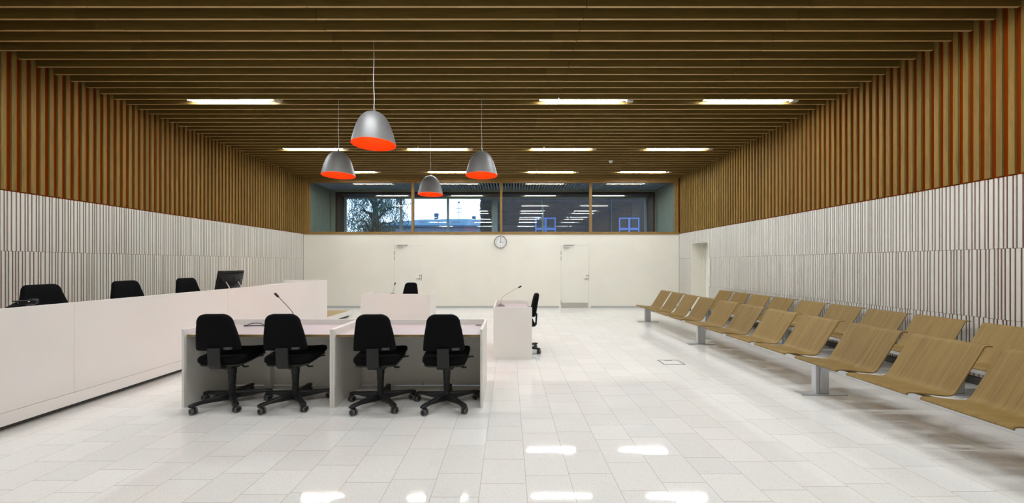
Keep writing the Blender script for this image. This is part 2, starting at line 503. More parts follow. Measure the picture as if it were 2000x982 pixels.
for a, b in zip(eds[:-1], eds[1:]):
    f = MB(); a2, b2 = a + (.036 if a != WL else 0), b - (.036 if b != WR else 0)
    wbox(f, a2, b2, YB + .072, YB + .0725, ZS, ZT); f.obj('pane', m_glass, win, smooth=0)
struct(MB().box(XL - .03, XL + .05, YB - .012, YB + .1, 2.377, ZC + .2).obj('trim_2', m_oakframe, smooth=0), 'oak corner post between left slats and window', 'trim')

# ---- corridor behind the window
m_corr = paint('grey_green_wall', (.30, .335, .27), .6)
m_cslat = paint('grey_blue_slat', (.46, .52, .56), .5)
YC = 13.20
cw = MB(); cw.box(XL - .02, XL + .06, YB + .12, YC + .7, 0, 4.4)
for i in range(26): cw.box(XL + .06, XL + .075, YB + .16 + i * .058, YB + .16 + i * .058 + .035, 0, 4.13)
cw = cw.obj('wall_corridor_left', m_corr, smooth=0); struct(cw)
cw = MB(); cw.box(XR - .06, XR + .1, YB + .12, YC + .7, 0, 4.4)
for i in range(26): cw.box(XR - .075, XR - .06, YB + .16 + i * .058, YB + .16 + i * .058 + .035, 0, 4.13)
cw = cw.obj('wall_corridor_right', m_corr, smooth=0); struct(cw)
OL, OR_, OT, OB = -6.38, 5.37, 4.06, 1.0
cw = MB(); cw.box(XL, OL, YC, YC + .6, 0, 4.4); cw.box(OR_, XR, YC, YC + .6, 0, 4.4); cw.box(OL, OR_, YC, YC + .6, OT, 4.4); cw.box(OL, OR_, YC, YC + .6, 0, OB)
cw = cw.obj('wall_corridor_outer', m_corr, smooth=0); struct(cw)
cc_ = MB().box(XL, XR, YB + .12, YC + .1, 4.30, 4.4).obj('ceiling_corridor', m_dark, smooth=0); struct(cc_)
cs = MB(); x = XL + .1
while x < XR - .1:
    cs.box(x, x + .03, YB + .13, YC, 4.15, 4.25); x += .1
cs.obj('corridor_ceiling_slats', m_cslat, cc_, smooth=0)
m_brown = mat('dark_brown_lining', (.035, .022, .016), .5)
m_gframe = mat('grey_green_frame', (.40, .46, .43), .4)
w2 = empty('window_2', ((OL + OR_) / 2, YC + .55, OB)); struct(w2, 'dark framed outer window beyond the corridor, looking onto trees and roofs', 'window')
c2 = (OL + OR_) / 2
f = MB()
for (a, b, z0, z1) in ((OL, OL + .07, OB, OT), (OR_ - .07, OR_, OB, OT), (OL + .07, OR_ - .07, OT - .07, OT), (OL + .07, OR_ - .07, OB, OB + .06)):
    f.box(a - c2, b - c2, -.57, -.02, z0 - OB, z1 - OB)
f.obj('window_lining', m_brown, w2, smooth=0)
f = MB(); g = .09
for (a, b, z0, z1) in ((OL + .05, OL + .15, OB + .05, OT - .05), (OR_ - .15, OR_ - .05, OB + .05, OT - .05), (OL + .15, OR_ - .15, OT - .14, OT - .05), (OL + .15, OR_ - .15, OB + .05, OB + .12)):
    f.box(a - c2, b - c2, -.02, .04, z0 - OB, z1 - OB)
f.obj('window_frame', m_gframe, w2, smooth=0)
for x, hw in ((-4.14, .04), (-2.34, .035), (-.55, .11), (1.30, .03), (3.15, .04)):
    MB().box(x - hw - c2, x + hw - c2, -.03, .05, .12, OT - OB - .14).obj('mullion', m_gframe, w2, smooth=0)
MB().box(OL + .15 - c2, OR_ - .15 - c2, .02, .0205, .12, OT - OB - .14).obj('pane', m_glass2, w2, smooth=0)

# ------------------------------------------------------------------ ceiling lights
rows = [10.88, 8.68, 6.13, 3.52, 1.10]
colsx = [(-5.50, -3.90), (-2.48, -.88), (.52, 2.12), (3.33, 4.93)]
def snap(y):
    k = round((y - BEAM0 - .1115) / BEAM); return BEAM0 + .1115 + BEAM * k
def make_light():
    r = empty('ceiling_light')
    MB().box(-.80, .80, -.058, .058, .035, .12).obj('housing', m_lgrey, r, smooth=0)
    # boat-shaped lens, tapering to a point at both ends
    st = [(-.795, .06), (-.75, .45), (-.70, .75), (-.62, 1), (.50, 1), (.58, .75), (.63, .45), (.675, .06)]
    vs = []; fs = []; n = 10
    for x, q in st:
        for k in range(n + 1):
            a = pi + pi * k / n; vs.append((x, .033 * q * cos(a) if q > .1 else .010 * cos(a), .034 + .030 * q * sin(a)))
    m = n + 1
    for j in range(len(st) - 1):
        for k in range(n): fs.append((j * m + k, j * m + k + 1, (j + 1) * m + k + 1, (j + 1) * m + k))
    MB().add(vs, fs).obj('diffuser', m_tube, r, smooth=60)
    MB().box(.69, .80, -.035, .035, .004, .035).obj('end_cap', m_lgrey, r, bevel=.003)
    return r
rn = ['in the far row by the window', 'in the middle row', 'in the nearest row']
cn = ['beside the left slatted wall', 'left of the room centre', 'right of the room centre', 'beside the right slatted wall']
proto = None
for i, y in enumerate(rows):
    for j, (a, b) in enumerate(colsx):
        if i == 2 and j == 1: continue
        o = make_light() if proto is None else copy_tree(proto)
        if proto is None: proto = o
        o.location = ((a + b) / 2, snap(y), ZC)
        if i < 3: tag(o, 'lit ceiling light %s, %s' % (rn[i], cn[j]), 'ceiling light', 'linear lights between the ceiling slats')
        else: tag(o, 'lit linear ceiling light over the viewpoint, seen only as a streak mirrored in the window', 'ceiling light', 'linear lights mirrored in the window')

# ------------------------------------------------------------------ pendant lamps
def make_pendant():
    r = empty('pendant_lamp')
    Rr, Hh = .27, .408
    fr_ = [(0, 1.0), (.2, .935), (.4, .85), (.55, .775), (.68, .69), (.79, .595), (.88, .485), (.95, .345), (.985, .20), (1.0, .06)]
    prof = [(Rr * b, Hh * a) for a, b in fr_]
    # smooth the profile
    def sm(p):
        out = [p[0]]
        for q, w in zip(p[:-1], p[1:]):
            out += [(q[0] * .75 + w[0] * .25, q[1] * .75 + w[1] * .25), (q[0] * .25 + w[0] * .75, q[1] * .25 + w[1] * .75)]
        return out + [p[-1]]
    prof = sm(sm(prof))
    sh = MB().lathe(prof + [(0, Hh + .002)], 72).obj('lamp_shade', m_silver, r, smooth=60)
    inn = [(q[0] - .004 if q[0] > .02 else q[0], max(0, q[1] - .004)) for q in prof]
    MB().lathe([(Rr, 0)] + inn + [(0, Hh - .003)], 72).obj('shade_lining', m_lining, sh, smooth=60)
    MB().lathe([(0, .275), (.03, .28), (.042, .305), (.035, .335), (.02, .365), (.02, .40), (0, .40)], 24).obj('bulb', m_bulb, r)
    so = MB().lathe([(0, Hh - .005), (.02, Hh - .003), (.018, Hh + .012), (.010, Hh + .02), (.009, Hh + .045), (0, Hh + .045)], 20).obj('socket_cap', m_silver, r)
    MB().tube([(.0, 0, Hh + .075), (.012, 0, Hh + .05), (.022, 0, Hh + .0), ], .0025, 6).obj('hanger_wire', m_alu, so)
    top = ZC - 2.925 + .10
    path = []
    for k in range(25):
        q = k / 24; z = Hh + .04 + (top - Hh - .04) * q
        path.append((.006 * sin(q * 11) * (1 - q), 0, z))
    MB().tube(path, .0045, 8).obj('cord', m_lgrey, r)
    MB().lathe([(0, top + .06), (.045, top + .06), (.045, top + .02), (.02, top - .01), (0, top - .01)], 20).obj('ceiling_canopy', m_dark, r)
    return r
pl = [(-1.70, 4.51, 'large silver dome pendant with orange inside, nearest and biggest of the four'),
      (-2.90, 6.10, 'silver dome pendant with orange inside, hanging at the left of the four'),
      (-.466, 6.10, 'silver dome pendant with orange inside, hanging at the right of the four'),
      (-1.70, 7.77, 'silver dome pendant with orange inside, smallest and furthest, hanging in front of the window')]
p0 = None
for x, y, lab in pl:
    o = make_pendant() if p0 is None else copy_tree(p0)
    p0 = p0 or o
    o.location = (x, y, 2.925); tag(o, lab, 'pendant lamp', 'silver pendant lamps with orange insides')

# ------------------------------------------------------------------ judges' bench on its platform
PX = -4.27; PZ = .160
pf = empty('platform', ((XL + PX) / 2, 4.5, 0)); tag(pf, 'low oak topped platform with white fascia under the long bench', 'platform')
def pb(m, x0, x1, y0, y1, z0, z1): m.box(x0 - (XL + PX) / 2, x1 - (XL + PX) / 2, y0 - 4.5, y1 - 4.5, z0, z1)
f = MB(); pb(f, XL + .01, PX - .035, .6, 9.755, .055, PZ); f.obj('platform_floor', m_dais, pf, smooth=0)
f = MB(); pb(f, PX - .034, PX, .6, 9.79, .05, PZ + .001); pb(f, XL + .01, PX - .034, 9.756, 9.79, .05, PZ + .001); f.obj('fascia', m_bench, pf, bevel=.002)
f = MB(); pb(f, XL + .01, PX - .07, .7, 9.70, 0, .055); f.obj('plinth', m_darkgrey, pf, smooth=0)
BT = 1.045; BY1 = 8.42
bn = empty('bench_counter', (PX, 4.6, PZ)); tag(bn, 'long white bench counter with high front panel along the left wall', 'bench counter')
def bb_(m, x0, x1, y0, y1, z0, z1): m.box(x0 - PX, x1 - PX, y0 - 4.6, y1 - 4.6, z0 - PZ, z1 - PZ)
seams = [.62, 1.60, 3.52, 5.44, 7.36, BY1]
for a, b in zip(seams[:-1], seams[1:]):
    f = MB(); bb_(f, PX - .03, PX, a + .0006, b - .0006, PZ + .004, BT); f.obj('front_panel', m_bench, bn, bevel=.001, segs=1)
f = MB(); bb_(f, PX - 1.0, PX - .031, BY1 - .03, BY1, PZ + .001, BT); f.obj('end_panel', m_bench, bn, bevel=.001, segs=1)
f = MB(); bb_(f, PX - .95, PX - .031, .65, 7.45, .86, .89); f.obj('desktop', m_top, bn, bevel=.002)
f = MB(); bb_(f, PX - .98, PX - .031, 7.47, BY1 - .031, .945, .976); f.obj('raised_shelf', m_desk, bn, bevel=.002)
for y in (1.6, 3.52, 5.44, 7.44):
    f = MB(); bb_(f, PX - .70, PX - .04, y - .015, y + .015, PZ + .001, .86); f.obj('divider', m_bench, bn)

# ------------------------------------------------------------------ desks
PH = .775; TT = .718
def make_desk(w, d, duct=False, grom=None, foot=True):
    r = empty('desk')                    # local: user side at y=0, back panel at y=d
    for s in (-1, 1):
        a, b = (-w / 2, -w / 2 + .024) if s < 0 else (w / 2 - .024, w / 2)
        MB().box(a, b, 0, d, .0, PH).obj('side_panel', m_desk, r, bevel=.0015)
    MB().box(-w / 2 + .0245, w / 2 - .0245, d - .024, d, .006, PH).obj('back_panel', m_desk, r, bevel=.0015)
    tp = MB().box(-w / 2 + .026, w / 2 - .026, .032, d - .0255, TT - .022, TT).obj('desktop', m_top, r)
    MB().box(-w / 2 + .026, w / 2 - .026, .028, .0318, TT - .022, TT - .001).obj('edge_band', m_plyedge, tp)
    if duct is not False: MB().box(duct - .033, duct + .033, d - .09, d - .026, 0, TT - .023).obj('cable_duct', m_desk, r, bevel=.002)
    if grom: MB().lathe([(0, .003), (.03, .004), (.036, .003), (.038, 0)], 24, loc=(grom[0], grom[1], TT)).obj('cable_grommet', m_tread, tp)
    if foot:
        for x in (-w / 2 + .04, w / 2 - .04): MB().cyl((x, d * .55, 0), (x, d * .55, .035), .009).obj('levelling_foot', m_lgrey, r)
        MB().cyl((.0, d - .035, 0), (.0, d - .035, .045), .007).obj('levelling_foot', m_lgrey, r)
    return r
d = make_desk(1.487, .675, duct=-.29); d.location = (-2.494, 3.545, 0); tag(d, 'white front desk at the left, with microphone and black cable on it', 'desk', 'white courtroom desks')
d = make_desk(1.487, .675, grom=(.655, .575)); d.location = (-1.003, 3.540, 0); tag(d, 'white front desk at the right of the joined pair, round steel grommet in its top', 'desk', 'white courtroom desks')
d = make_desk(1.487, .68); d.location = (-2.45, 8.385, 0); d.rotation_euler = (0, 0, pi); tag(d, 'white far desk before the back wall door, its plain back facing the viewer', 'desk', 'white courtroom desks')
d = make_desk(1.05, .577); d.location = (.345, 5.87, 0); d.rotation_euler = (0, 0, pi / 2); tag(d, 'narrow white desk standing side on in the room centre', 'desk', 'white courtroom desks')

# ------------------------------------------------------------------ office chairs
def base_and_wheels(r, rot, matp=m_plas):
    hub = MB().lathe([(0, .06), (.045, .06), (.052, .075), (.05, .105), (.036, .125), (0, .125)], 24).obj('base_hub', matp, r)
    for k in range(5):
        a = rot + 2 * pi * k / 5
        M = Matrix.Rotation(a, 4, 'Z')
        # sculpted leg: stations (x, half width, z bottom, z top)
        st = [(.03, .028, .050, .120), (.10, .026, .056, .117), (.18, .024, .066, .110), (.25, .023, .074, .103), (.29, .027, .074, .101), (.325, .029, .070, .097), (.352, .018, .070, .089)]
        vs = []; fs = []
        for (x, w, z0, z1) in st:
            zm = z1 - .012
            for p in ((x, -w, z0), (x, -w, zm), (x, -w * .6, z1), (x, w * .6, z1), (x, w, zm), (x, w, z0)): vs.append(M @ Vector(p))
        n = 6
        for j in range(len(st) - 1):
            for q in range(n):
                q2 = (q + 1) % n; fs.append((j * n + q, j * n + q2, (j + 1) * n + q2, (j + 1) * n + q))
        fs.append(tuple(range(n))); fs.append(tuple((len(st) - 1) * n + q for q in range(n - 1, -1, -1)))
        MB().add(vs, fs).obj('base_leg', matp, r, bevel=.003)
        cxy = M @ Vector((.322, 0, 0))
        ca = a + .9 + .4 * k
        Mw = Matrix.Translation((cxy.x, cxy.y, .031)) @ Matrix.Rotation(ca, 4, 'Z') @ Matrix.Translation((.012, 0, 0)) @ Matrix.Rotation(pi / 2, 4, 'X')
        c = MB()
        c.lathe([(0, -.007), (.028, -.007), (.028, .007), (0, .007)], 20, Mw)
        c.cyl((cxy.x, cxy.y, .035), (cxy.x, cxy.y, .086), .011, n=12)
        cs_ = c.obj('caster', matp, r)
        for s in (-1, 1):
            w_ = MB(); lo_, hi_ = (.008, .026) if s > 0 else (-.026, -.008)
            w_.lathe([(.020, hi_ if s > 0 else lo_), (.031, hi_ - .002 if s > 0 else lo_ + .002), (.031, lo_ + .001 if s > 0 else hi_ - .001), (.0, lo_ if s > 0 else hi_)], 24, Mw)
            w_.obj('wheel_tread', m_tread, cs_)
            h_ = MB(); h_.lathe([(0, s * .027), (.017, s * .027), (.021, s * .024)], 20, Mw); h_.obj('wheel_cap', matp, cs_)
def make_office_chair():
    r = empty('office_chair')           # sitter looks along +y
    base_and_wheels(r, R(92))
    MB().lathe([(0, .10), (.030, .10), (.031, .24), (.034, .245), (.034, .30), (.038, .305), (.039, .375), (0, .375)], 24).obj('gas_column', m_plas, r)
    m = MB(); m.prism(rrect(.17, .26, .03, 4, 0, -.01), .385, .455, 'z'); m.prism(rrect(.09, .15, .03, 4), .36, .385, 'z')
    m.box(-.13, .13, -.02, .02, .415, .44)
    m.obj('tilt_mechanism', m_plas, r, bevel=.006)
    # seat cushion
    def seatf(a, b, c):
        z = .488 + c + .014 * (b / .23) + .012 * (abs(a) / .23) ** 2
        if b > .17: z -= 1.2 * (b - .17) ** 2 * (1 if c > 0 else 0)
        return (a, b, z)
    out = dense(rrect(.445, .47, .06, 7, 0, .03), .03)
    out = [(a * (1.0 if b > 0 else 1.0 + b * .25), b) for a, b in out]
    MB().pillow(out, .075, seatf, .13).obj('seat', m_fab, r, smooth=80)
    MB().pillow([(a * .93, b * .93) for a, b in out], .03, lambda a, b, c: (a, b, .447 + c + .014 * (b / .23)), .1).obj('seat_pan', m_plas, r, smooth=60)
    # back cushion
    z0, z1 = .585, .945
    o2 = []
    hw = lambda z: (.200 - .022 * ((z - z0) / .36) - .046 * max(0, ((z - z0) / .36)) ** 2.2)
    def corner(cxp, czp, rad, a0): return [(cxp + rad * cos(R(a0 + 90 * k / 7)), czp + rad * sin(R(a0 + 90 * k / 7))) for k in range(8)]
    o2 += corner(hw(.875) - .082, z1 - .088, .088, 0)
    o2 += [(-a, b) for a, b in reversed(o2)]
    left = [(-hw(z), z) for z in (.84, .80, .74, .68, .63)]
    bot = [(-a, b) for a, b in corner(hw(z0) - .03, z0 + .03, .03, -90)][::-1]
    bot = [(-a, b) for a, b in reversed(bot)][::-1]
    bl_ = [(-(hw(z0) - .014) - .014 * sin(R(90 - 90 * k / 5)), z0 + .014 - .014 * cos(R(90 - 90 * k / 5))) for k in range(6)]
    o2 += left + bl_
    o2 += [(-a, b) for a, b in reversed(left + bl_)]
    o2 = dense(o2, .03)
    def backf(a, b, c):
        return (a, -.198 + c - .17 * (b - .585) + .55 * a * a, b)
    bk_ = MB().pillow(o2, .075, backf, .13).obj('backrest', m_fab, r, smooth=80)
    # maker's plate, low on the right of the back
    p = MB(); yb = -.198 - .0375 + .55 * .11 * .11 - .17 * .027
    p.prism(rrect(.076, .024, .006, 3, .118, .612), yb - .008, yb + .012, 'y'); lp = p.obj('back_plate', m_plate, bk_, bevel=.001)
    p = MB()
    for x in (.100, .114, .128): p.box(x, x + .008, yb - .0086, yb - .0079, .606, .609)
    p.obj('plate_print', m_mark, lp, smooth=0)
    # L-shaped back support
    sp = MB(); prof = [(-.262, .62), (-.240, .62), (-.232, .47), (-.205, .44), (-.08, .425), (-.08, .400), (-.22, .410), (-.250, .440)]
    sp.prism(prof, -.057, .057, 'x'); sp.obj('back_support', m_plas, r, bevel=.006)
    # levers
    def lever(name, pts, pad):
        l_ = MB(); l_.tube(pts, [.007] * (len(pts) - 2) + [.008, .006], 8)
        l_.prism(rrect(pad[3], pad[4], .008, 3, pad[0], pad[1]), pad[2] - .005, pad[2] + .005, 'z'); l_.obj(name, m_plas, r, bevel=.002)
    lever('lever', [(.08, .06, .425), (.15, .06, .430), (.19, .06, .445), (.235, .06, .462)], (.245, .06, .464, .05, .028))
    lever('lever', [(.07, -.06, .42), (.13, -.07, .41), (.17, -.08, .395)], (.185, -.08, .392, .05, .03))
    lever('lever', [(-.08, .03, .43), (-.15, .03, .435), (-.19, .03, .44)], (-.205, .03, .441, .05, .03))
    return r
oc = make_office_chair()
grp = 'black office chairs at the desks'
spots = [(-2.835, 3.672, R(4), 'black office chair at the left end of the front desks, leftmost of the four'),
         (-2.190, 3.678, R(4), 'black office chair at the front left desk, second of the four from the left'),
         (-1.307, 3.650, R(3), 'black office chair at the front right desk, third of the four from the left'),
         (-.634, 3.648, R(2), 'black office chair at the right end of the front desks, rightmost of the four'),
         (-2.52, 8.93, R(176), 'black office chair showing only its back top behind the far desk'),
         (.200, 5.84, R(90), 'black office chair seen in profile, tucked in at the narrow side on desk')]
for i, (x, y, a, lab) in enumerate(spots):
    o = oc if i == 0 else copy_tree(oc)
    o.location = (x, y, 0); o.rotation_euler = (0, 0, a); tag(o, lab, 'office chair', grp)

def make_high_chair():
    r = empty('swivel_chair')
    base_and_wheels(r, R(20))
    MB().lathe([(0, .10), (.030, .10), (.031, .24), (.036, .25), (.036, .40), (0, .40)], 24).obj('gas_column', m_plas, r)
    MB().prism(rrect(.2, .24, .03, 4), .39, .44, 'z').obj('tilt_mechanism', m_plas, r, bevel=.006)
    out = dense(rrect(.48, .46, .09, 7, 0, .02), .03)
    MB().pillow(out, .085, lambda a, b, c: (a, b, .485 + c + .02 * b), .14).obj('seat', m_fab, r, smooth=80)
    z0, z1 = .50, 1.02
    pts = [(.165, z1 - .035), (.145, z1 - .010), (.115, z1), (-.115, z1), (-.145, z1 - .010), (-.165, z1 - .035), (-.18, .92), (-.212, .80), (-.225, .68), (-.21, .55), (-.17, z0), (.17, z0), (.21, .55), (.225, .68), (.212, .80), (.18, .92)]
    o2 = dense(pts, .03)
    bf = lambda a, b, c: (a, -.215 + c - .14 * (b - .5) + .5 * a * a, b)
    b_ = MB().pillow(o2, .07, bf, .10).obj('backrest', m_fab, r, smooth=80)
    def seam(pts2):
        P = [Vector(bf(a, b, .0345)) for a, b in pts2]
        MB().tube(P, .0032, 6).obj('seam', m_fab, b_)
    def arc(a0, b0, a1, b1, sag, n=10): return [(a0 + (a1 - a0) * k / n, b0 + (b1 - b0) * k / n + sag * sin(pi * k / n)) for k in range(n + 1)]
    seam(arc(-.150, .930, 0, .875, .010)); seam(arc(.150, .930, 0, .875, .010)); seam(arc(0, .875, 0, .60, 0))
    sp = MB(); sp.prism([(-.30, .70), (-.275, .70), (-.265, .47), (-.235, .43), (-.08, .42), (-.08, .395), (-.25, .405), (-.29, .44)], -.05, .05, 'x'); sp.obj('back_support', m_plas, r, bevel=.006)
    return r
hc = make_high_chair()
for i, (y, lab) in enumerate([(4.23, 'black high backed chair behind the long bench, nearest of three, stitched Y on its back'),
                              (5.16, 'black high backed chair behind the long bench, middle one of three'),
                              (6.13, 'black high backed chair behind the long bench, furthest of three, left of the monitor')]):
    o = hc if i == 0 else copy_tree(hc)
    o.location = (-5.25, y, PZ + .001); o.rotation_euler = (0, 0, R(-90)); tag(o, lab, 'chair', 'high backed chairs behind the bench')

# ------------------------------------------------------------------ monitors on the bench
def make_monitor(tilt):
    r = empty('monitor')           # screen looks along -x (towards the bench sitters), back along +x
    M = Matrix.Translation((0, 0, .09)) @ Matrix.Rotation(tilt, 4, 'Y')
    b = MB(); b.box(-.012, .018, -.275, .275, 0, .335, M)
    b.obj('bezel', m_plasg, r, bevel=.008)
    h = MB()
    vs = [M @ Vector(p) for p in ((.018, -.25, .02), (.018, .25, .02), (.018, .25, .31), (.018, -.25, .31), (.045, -.20, .05), (.045, .20, .05), (.045, .20, .25), (.045, -.20, .25))]
    h.add(vs, [(4, 5, 6, 7), (0, 1, 5, 4), (1, 2, 6, 5), (2, 3, 7, 6), (3, 0, 4, 7), (0, 3, 2, 1)]); h.obj('back_housing', m_plasg, r, bevel=.004)
    s = MB(); s.box(-.0135, -.0125, -.255, .255, .02, .315, M); s.obj('screen', m_plas, r, smooth=0)
    for y in (-.13, .13):
        st = MB(); p0_ = M @ Vector((.045, y, .15)); st.tube([tuple(p0_), (p0_.x + .05, y, p0_.z - .08), (.13, y, .005)], .008, 8)
        st.obj('stand_prong', m_alu, r)
    MB().prism(rrect(.20, .34, .03, 4, .04, 0), 0, .008, 'z').obj('stand_foot', m_plasg, r, bevel=.002)
    MB().tube([(.02, 0, .006), (.02, 0, .12)], .018, 12).obj('stand_column', m_plasg, r)
    return r
mo = make_monitor(R(11)); mo.location = (-4.785, 6.10, .890); tag(mo, 'black monitor on the bench, its glossy back turned to the room', 'monitor')
# low device at the left
dv = empty('display_device', (-4.70, 3.43, .890)); tag(dv, 'low black tilted device peeping over the bench at the left edge', 'display device')
M = Matrix.Translation((0, 0, .11)) @ Matrix.Rotation(R(62), 4, 'Y')
b = MB(); b.box(-.02, .02, -.085, .065, -.12, .12, M); b.obj('display_panel', m_plasg, dv, bevel=.012)
b = MB(); b.prism(rrect(.10, .095, .035, 5, .02, .012), .172, .182, 'z'); b.obj('glossy_lid', m_plas, dv, bevel=.003)
b = MB(); b.pillow(dense(rrect(.06, .055, .022, 4, .02, .10), .02), .05, lambda a, b, c: (a, b, .165 + c), .3); b.obj('pivot_head', m_plas, dv, smooth=80)
b = MB(); b.tube([(.03, .03, .01), (.03, .03, .11)], .02, 12); b.tube([(.02, .10, .16), (.02, .06, .10)], .013, 10); b.obj('stand_column', m_plas, dv)
b = MB(); b.prism(rrect(.20, .22, .03, 4, .0, 0), 0, .012, 'z'); b.obj('stand_foot', m_plas, dv, bevel=.003)

# ------------------------------------------------------------------ microphones
def microphone(loc, pts, scale, lab, mb=m_plas, rz=0):
    r = empty('microphone', loc, rz); tag(r, lab, 'microphone', 'gooseneck microphones')
    b = MB(); b.prism([(-.06, 0), (.06, 0), (.055, .018), (.0, .045), (-.055, .03)], -.045, .045, 'y'); b.obj('microphone_base', m_lgrey if mb is None else mb, r, bevel=.006)
    MB().tube(pts, .0034 * scale, 8).obj('gooseneck', mb, r)
    a, q = Vector(pts[-2]), Vector(pts[-1]); dd = (q - a).normalized()
    MB().tube([q - dd * .012, q, q + dd * .012, q + dd * .045, q + dd * .055], [.005 * scale, .010 * scale, .013 * scale, .013 * scale, .008 * scale], 14).obj('microphone_head', m_plas, r)
microphone((-2.345, 3.93, TT), [(-.0, 0, .03), (-.005, 0, .11), (-.02, 0, .16), (-.035, 0, .185), (-.10, 0, .258), (-.185, 0, .345)], 1.0, 'black gooseneck microphone on the front left desk, behind the second chair')
mic_metal = mat('silver_grey_plastic', (.33, .32, .32), .35, metal=.4)
microphone((-.125, 5.97, TT), [(-.02, 0, .03), (-.012, 0, .085), (.005, 0, .135), (.05, 0, .175), (.17, 0, .25), (.285, 0, .31)], 1.0, 'long gooseneck microphone on the narrow side on desk, leaning right', mic_metal)
microphone((-2.66, 8.22, TT), [(.0, 0, .03), (.005, 0, .10), (.02, 0, .16), (.04, 0, .225)], 1.0, 'small gooseneck microphone on the far desk, left of its chair', mic_metal)
# loose cable on the left desk
pts = []
for k in range(30):
    q = k / 29
    pts.append((-2.98 + .46 * q, 4.06 + .03 * sin(q * 4) - .03 * q, TT + .006 + .028 * sin(pi * min(1, q * 2.2)) * (q < .4545)))
c = MB(); c.tube(pts, .0045, 8)
pts2 = [(-2.98 + .46 * k / 20, 4.045 + .025 * sin(k / 20 * 6), TT + .0055) for k in range(21)]
c.tube(pts2, .0045, 8); c.tube([(-2.995, 4.05, TT + .007), (-2.96, 4.053, TT + .007)], .007, 8)
tag(c.obj('cable', m_plas), 'loose black cable lying at the back of the front left desk', 'cable')

# ------------------------------------------------------------------ beam seating
prof = [(-.215, -.055), (-.222, -.046), (-.219, -.041), (-.19, -.036), (-.10, -.043), (0, -.055), (.09, -.064), (.135, -.062), (.168, -.046), (.190, -.018)]
prof += [(.190 + .212 * q, -.018 + .336 * q) for q in (.1, .25, .4, .55, .7, .85, .95)]
prof += [(.400, .318), (.410, .329), (.424, .335), (.445, .336), (.475, .333)]
ZB = .42
def shell(y0, y1):
    n = len(prof); m = MB(); th = .011
    nor = []
    for i in range(n):
        a = prof[max(i - 1, 0)]; b = prof[min(i + 1, n - 1)]
        dx, dz = b[0] - a[0], b[1] - a[1]; L = math.hypot(dx, dz); nor.append((-dz / L, dx / L))
    top = [(p[0] + q[0] * th / 2, p[1] + q[1] * th / 2) for p, q in zip(prof, nor)]
    bot = [(p[0] - q[0] * th / 2, p[1] - q[1] * th / 2) for p, q in zip(prof, nor)]
    vs = []; fs = []
    for y in (y0, y1):
        vs += [(p[0], y, p[1]) for p in top] + [(p[0], y, p[1]) for p in bot]
    T0, B0, T1, B1 = 0, n, 2 * n, 3 * n
    for i in range(n - 1):
        fs += [(T0 + i, T0 + i + 1, T1 + i + 1, T1 + i), (B0 + i, B1 + i, B1 + i + 1, B0 + i + 1), (T0 + i, B0 + i, B0 + i + 1, T0 + i + 1), (T1 + i, T1 + i + 1, B1 + i + 1, B1 + i)]
    fs += [(T0, T1, B1, B0), (T0 + n - 1, B0 + n - 1, B1 + n - 1, T1 + n - 1)]
    return m.add(vs, fs)
far = []
for u0 in (9.05, 6.54, 4.03):
    for k in range(4): far.append(u0 - .615 * k)
def beam_seating(x, lab):
    r = empty('beam_seating', (x, 6.0, 0)); tag(r, lab, 'bench', 'rows of oak veneer beam seats')
    first = None
    for yf in far:
        if first is None:
            o = shell(-.26, .26).obj('seat_shell', m_ply, r, smooth=50, bevel=.003); first = o
        else:
            o = first.copy(); C.objects.link(o); o.parent = r
        o.location = (0, yf - .26 - 6.0, ZB)
        a_ = MB(); a_.prism([(-.15, ZB - .066), (.12, ZB - .078), (.165, ZB - .058), (.172, ZB - .072), (.13, ZB - .095), (-.05, ZB - .10), (-.15, ZB - .078)], yf - .26 - 6.0 - .02, yf - .26 - 6.0 + .02, 'y')
        a_.obj('seat_bracket', m_alu, r, bevel=.003)
        e_ = MB(); e_.prism([(-.16, ZB - .068), (.13, ZB - .080), (.178, ZB - .058), (.182, ZB - .064), (.135, ZB - .094), (-.16, ZB - .080)], yf + .012 - 6.0, yf + .042 - 6.0, 'y')
        e_.obj('seat_bracket', m_alu, r, bevel=.002)
    MB().box(.0, .075, far[-1] - .56 - 6.0, far[0] + .03 - 6.0, ZB - .150, ZB - .092).obj('seat_beam', m_alu, r, bevel=.004)
    for y in (8.82, 6.37, 3.93, 1.85):
        l_ = MB()
        l_.box(-.095, -.056, y - .03 - 6, y + .03 - 6, .012, ZB - .085); l_.box(-.046, .045, y - .035 - 6, y + .035 - 6, .012, ZB - .085); l_.box(-.058, -.044, y - .02 - 6, y + .02 - 6, .012, ZB - .09)
        lg = l_.obj('leg', m_alu, r, bevel=.004)
        MB().box(-.27, .225, y - .06 - 6, y + .06 - 6, 0, .012).obj('base_plate', m_alu, lg, bevel=.003)
beam_seating(3.435, 'front row of oak veneer beam seats on aluminium posts, nearer the room centre')
beam_seating(4.915, 'back row of oak veneer beam seats, against the right slatted wall')

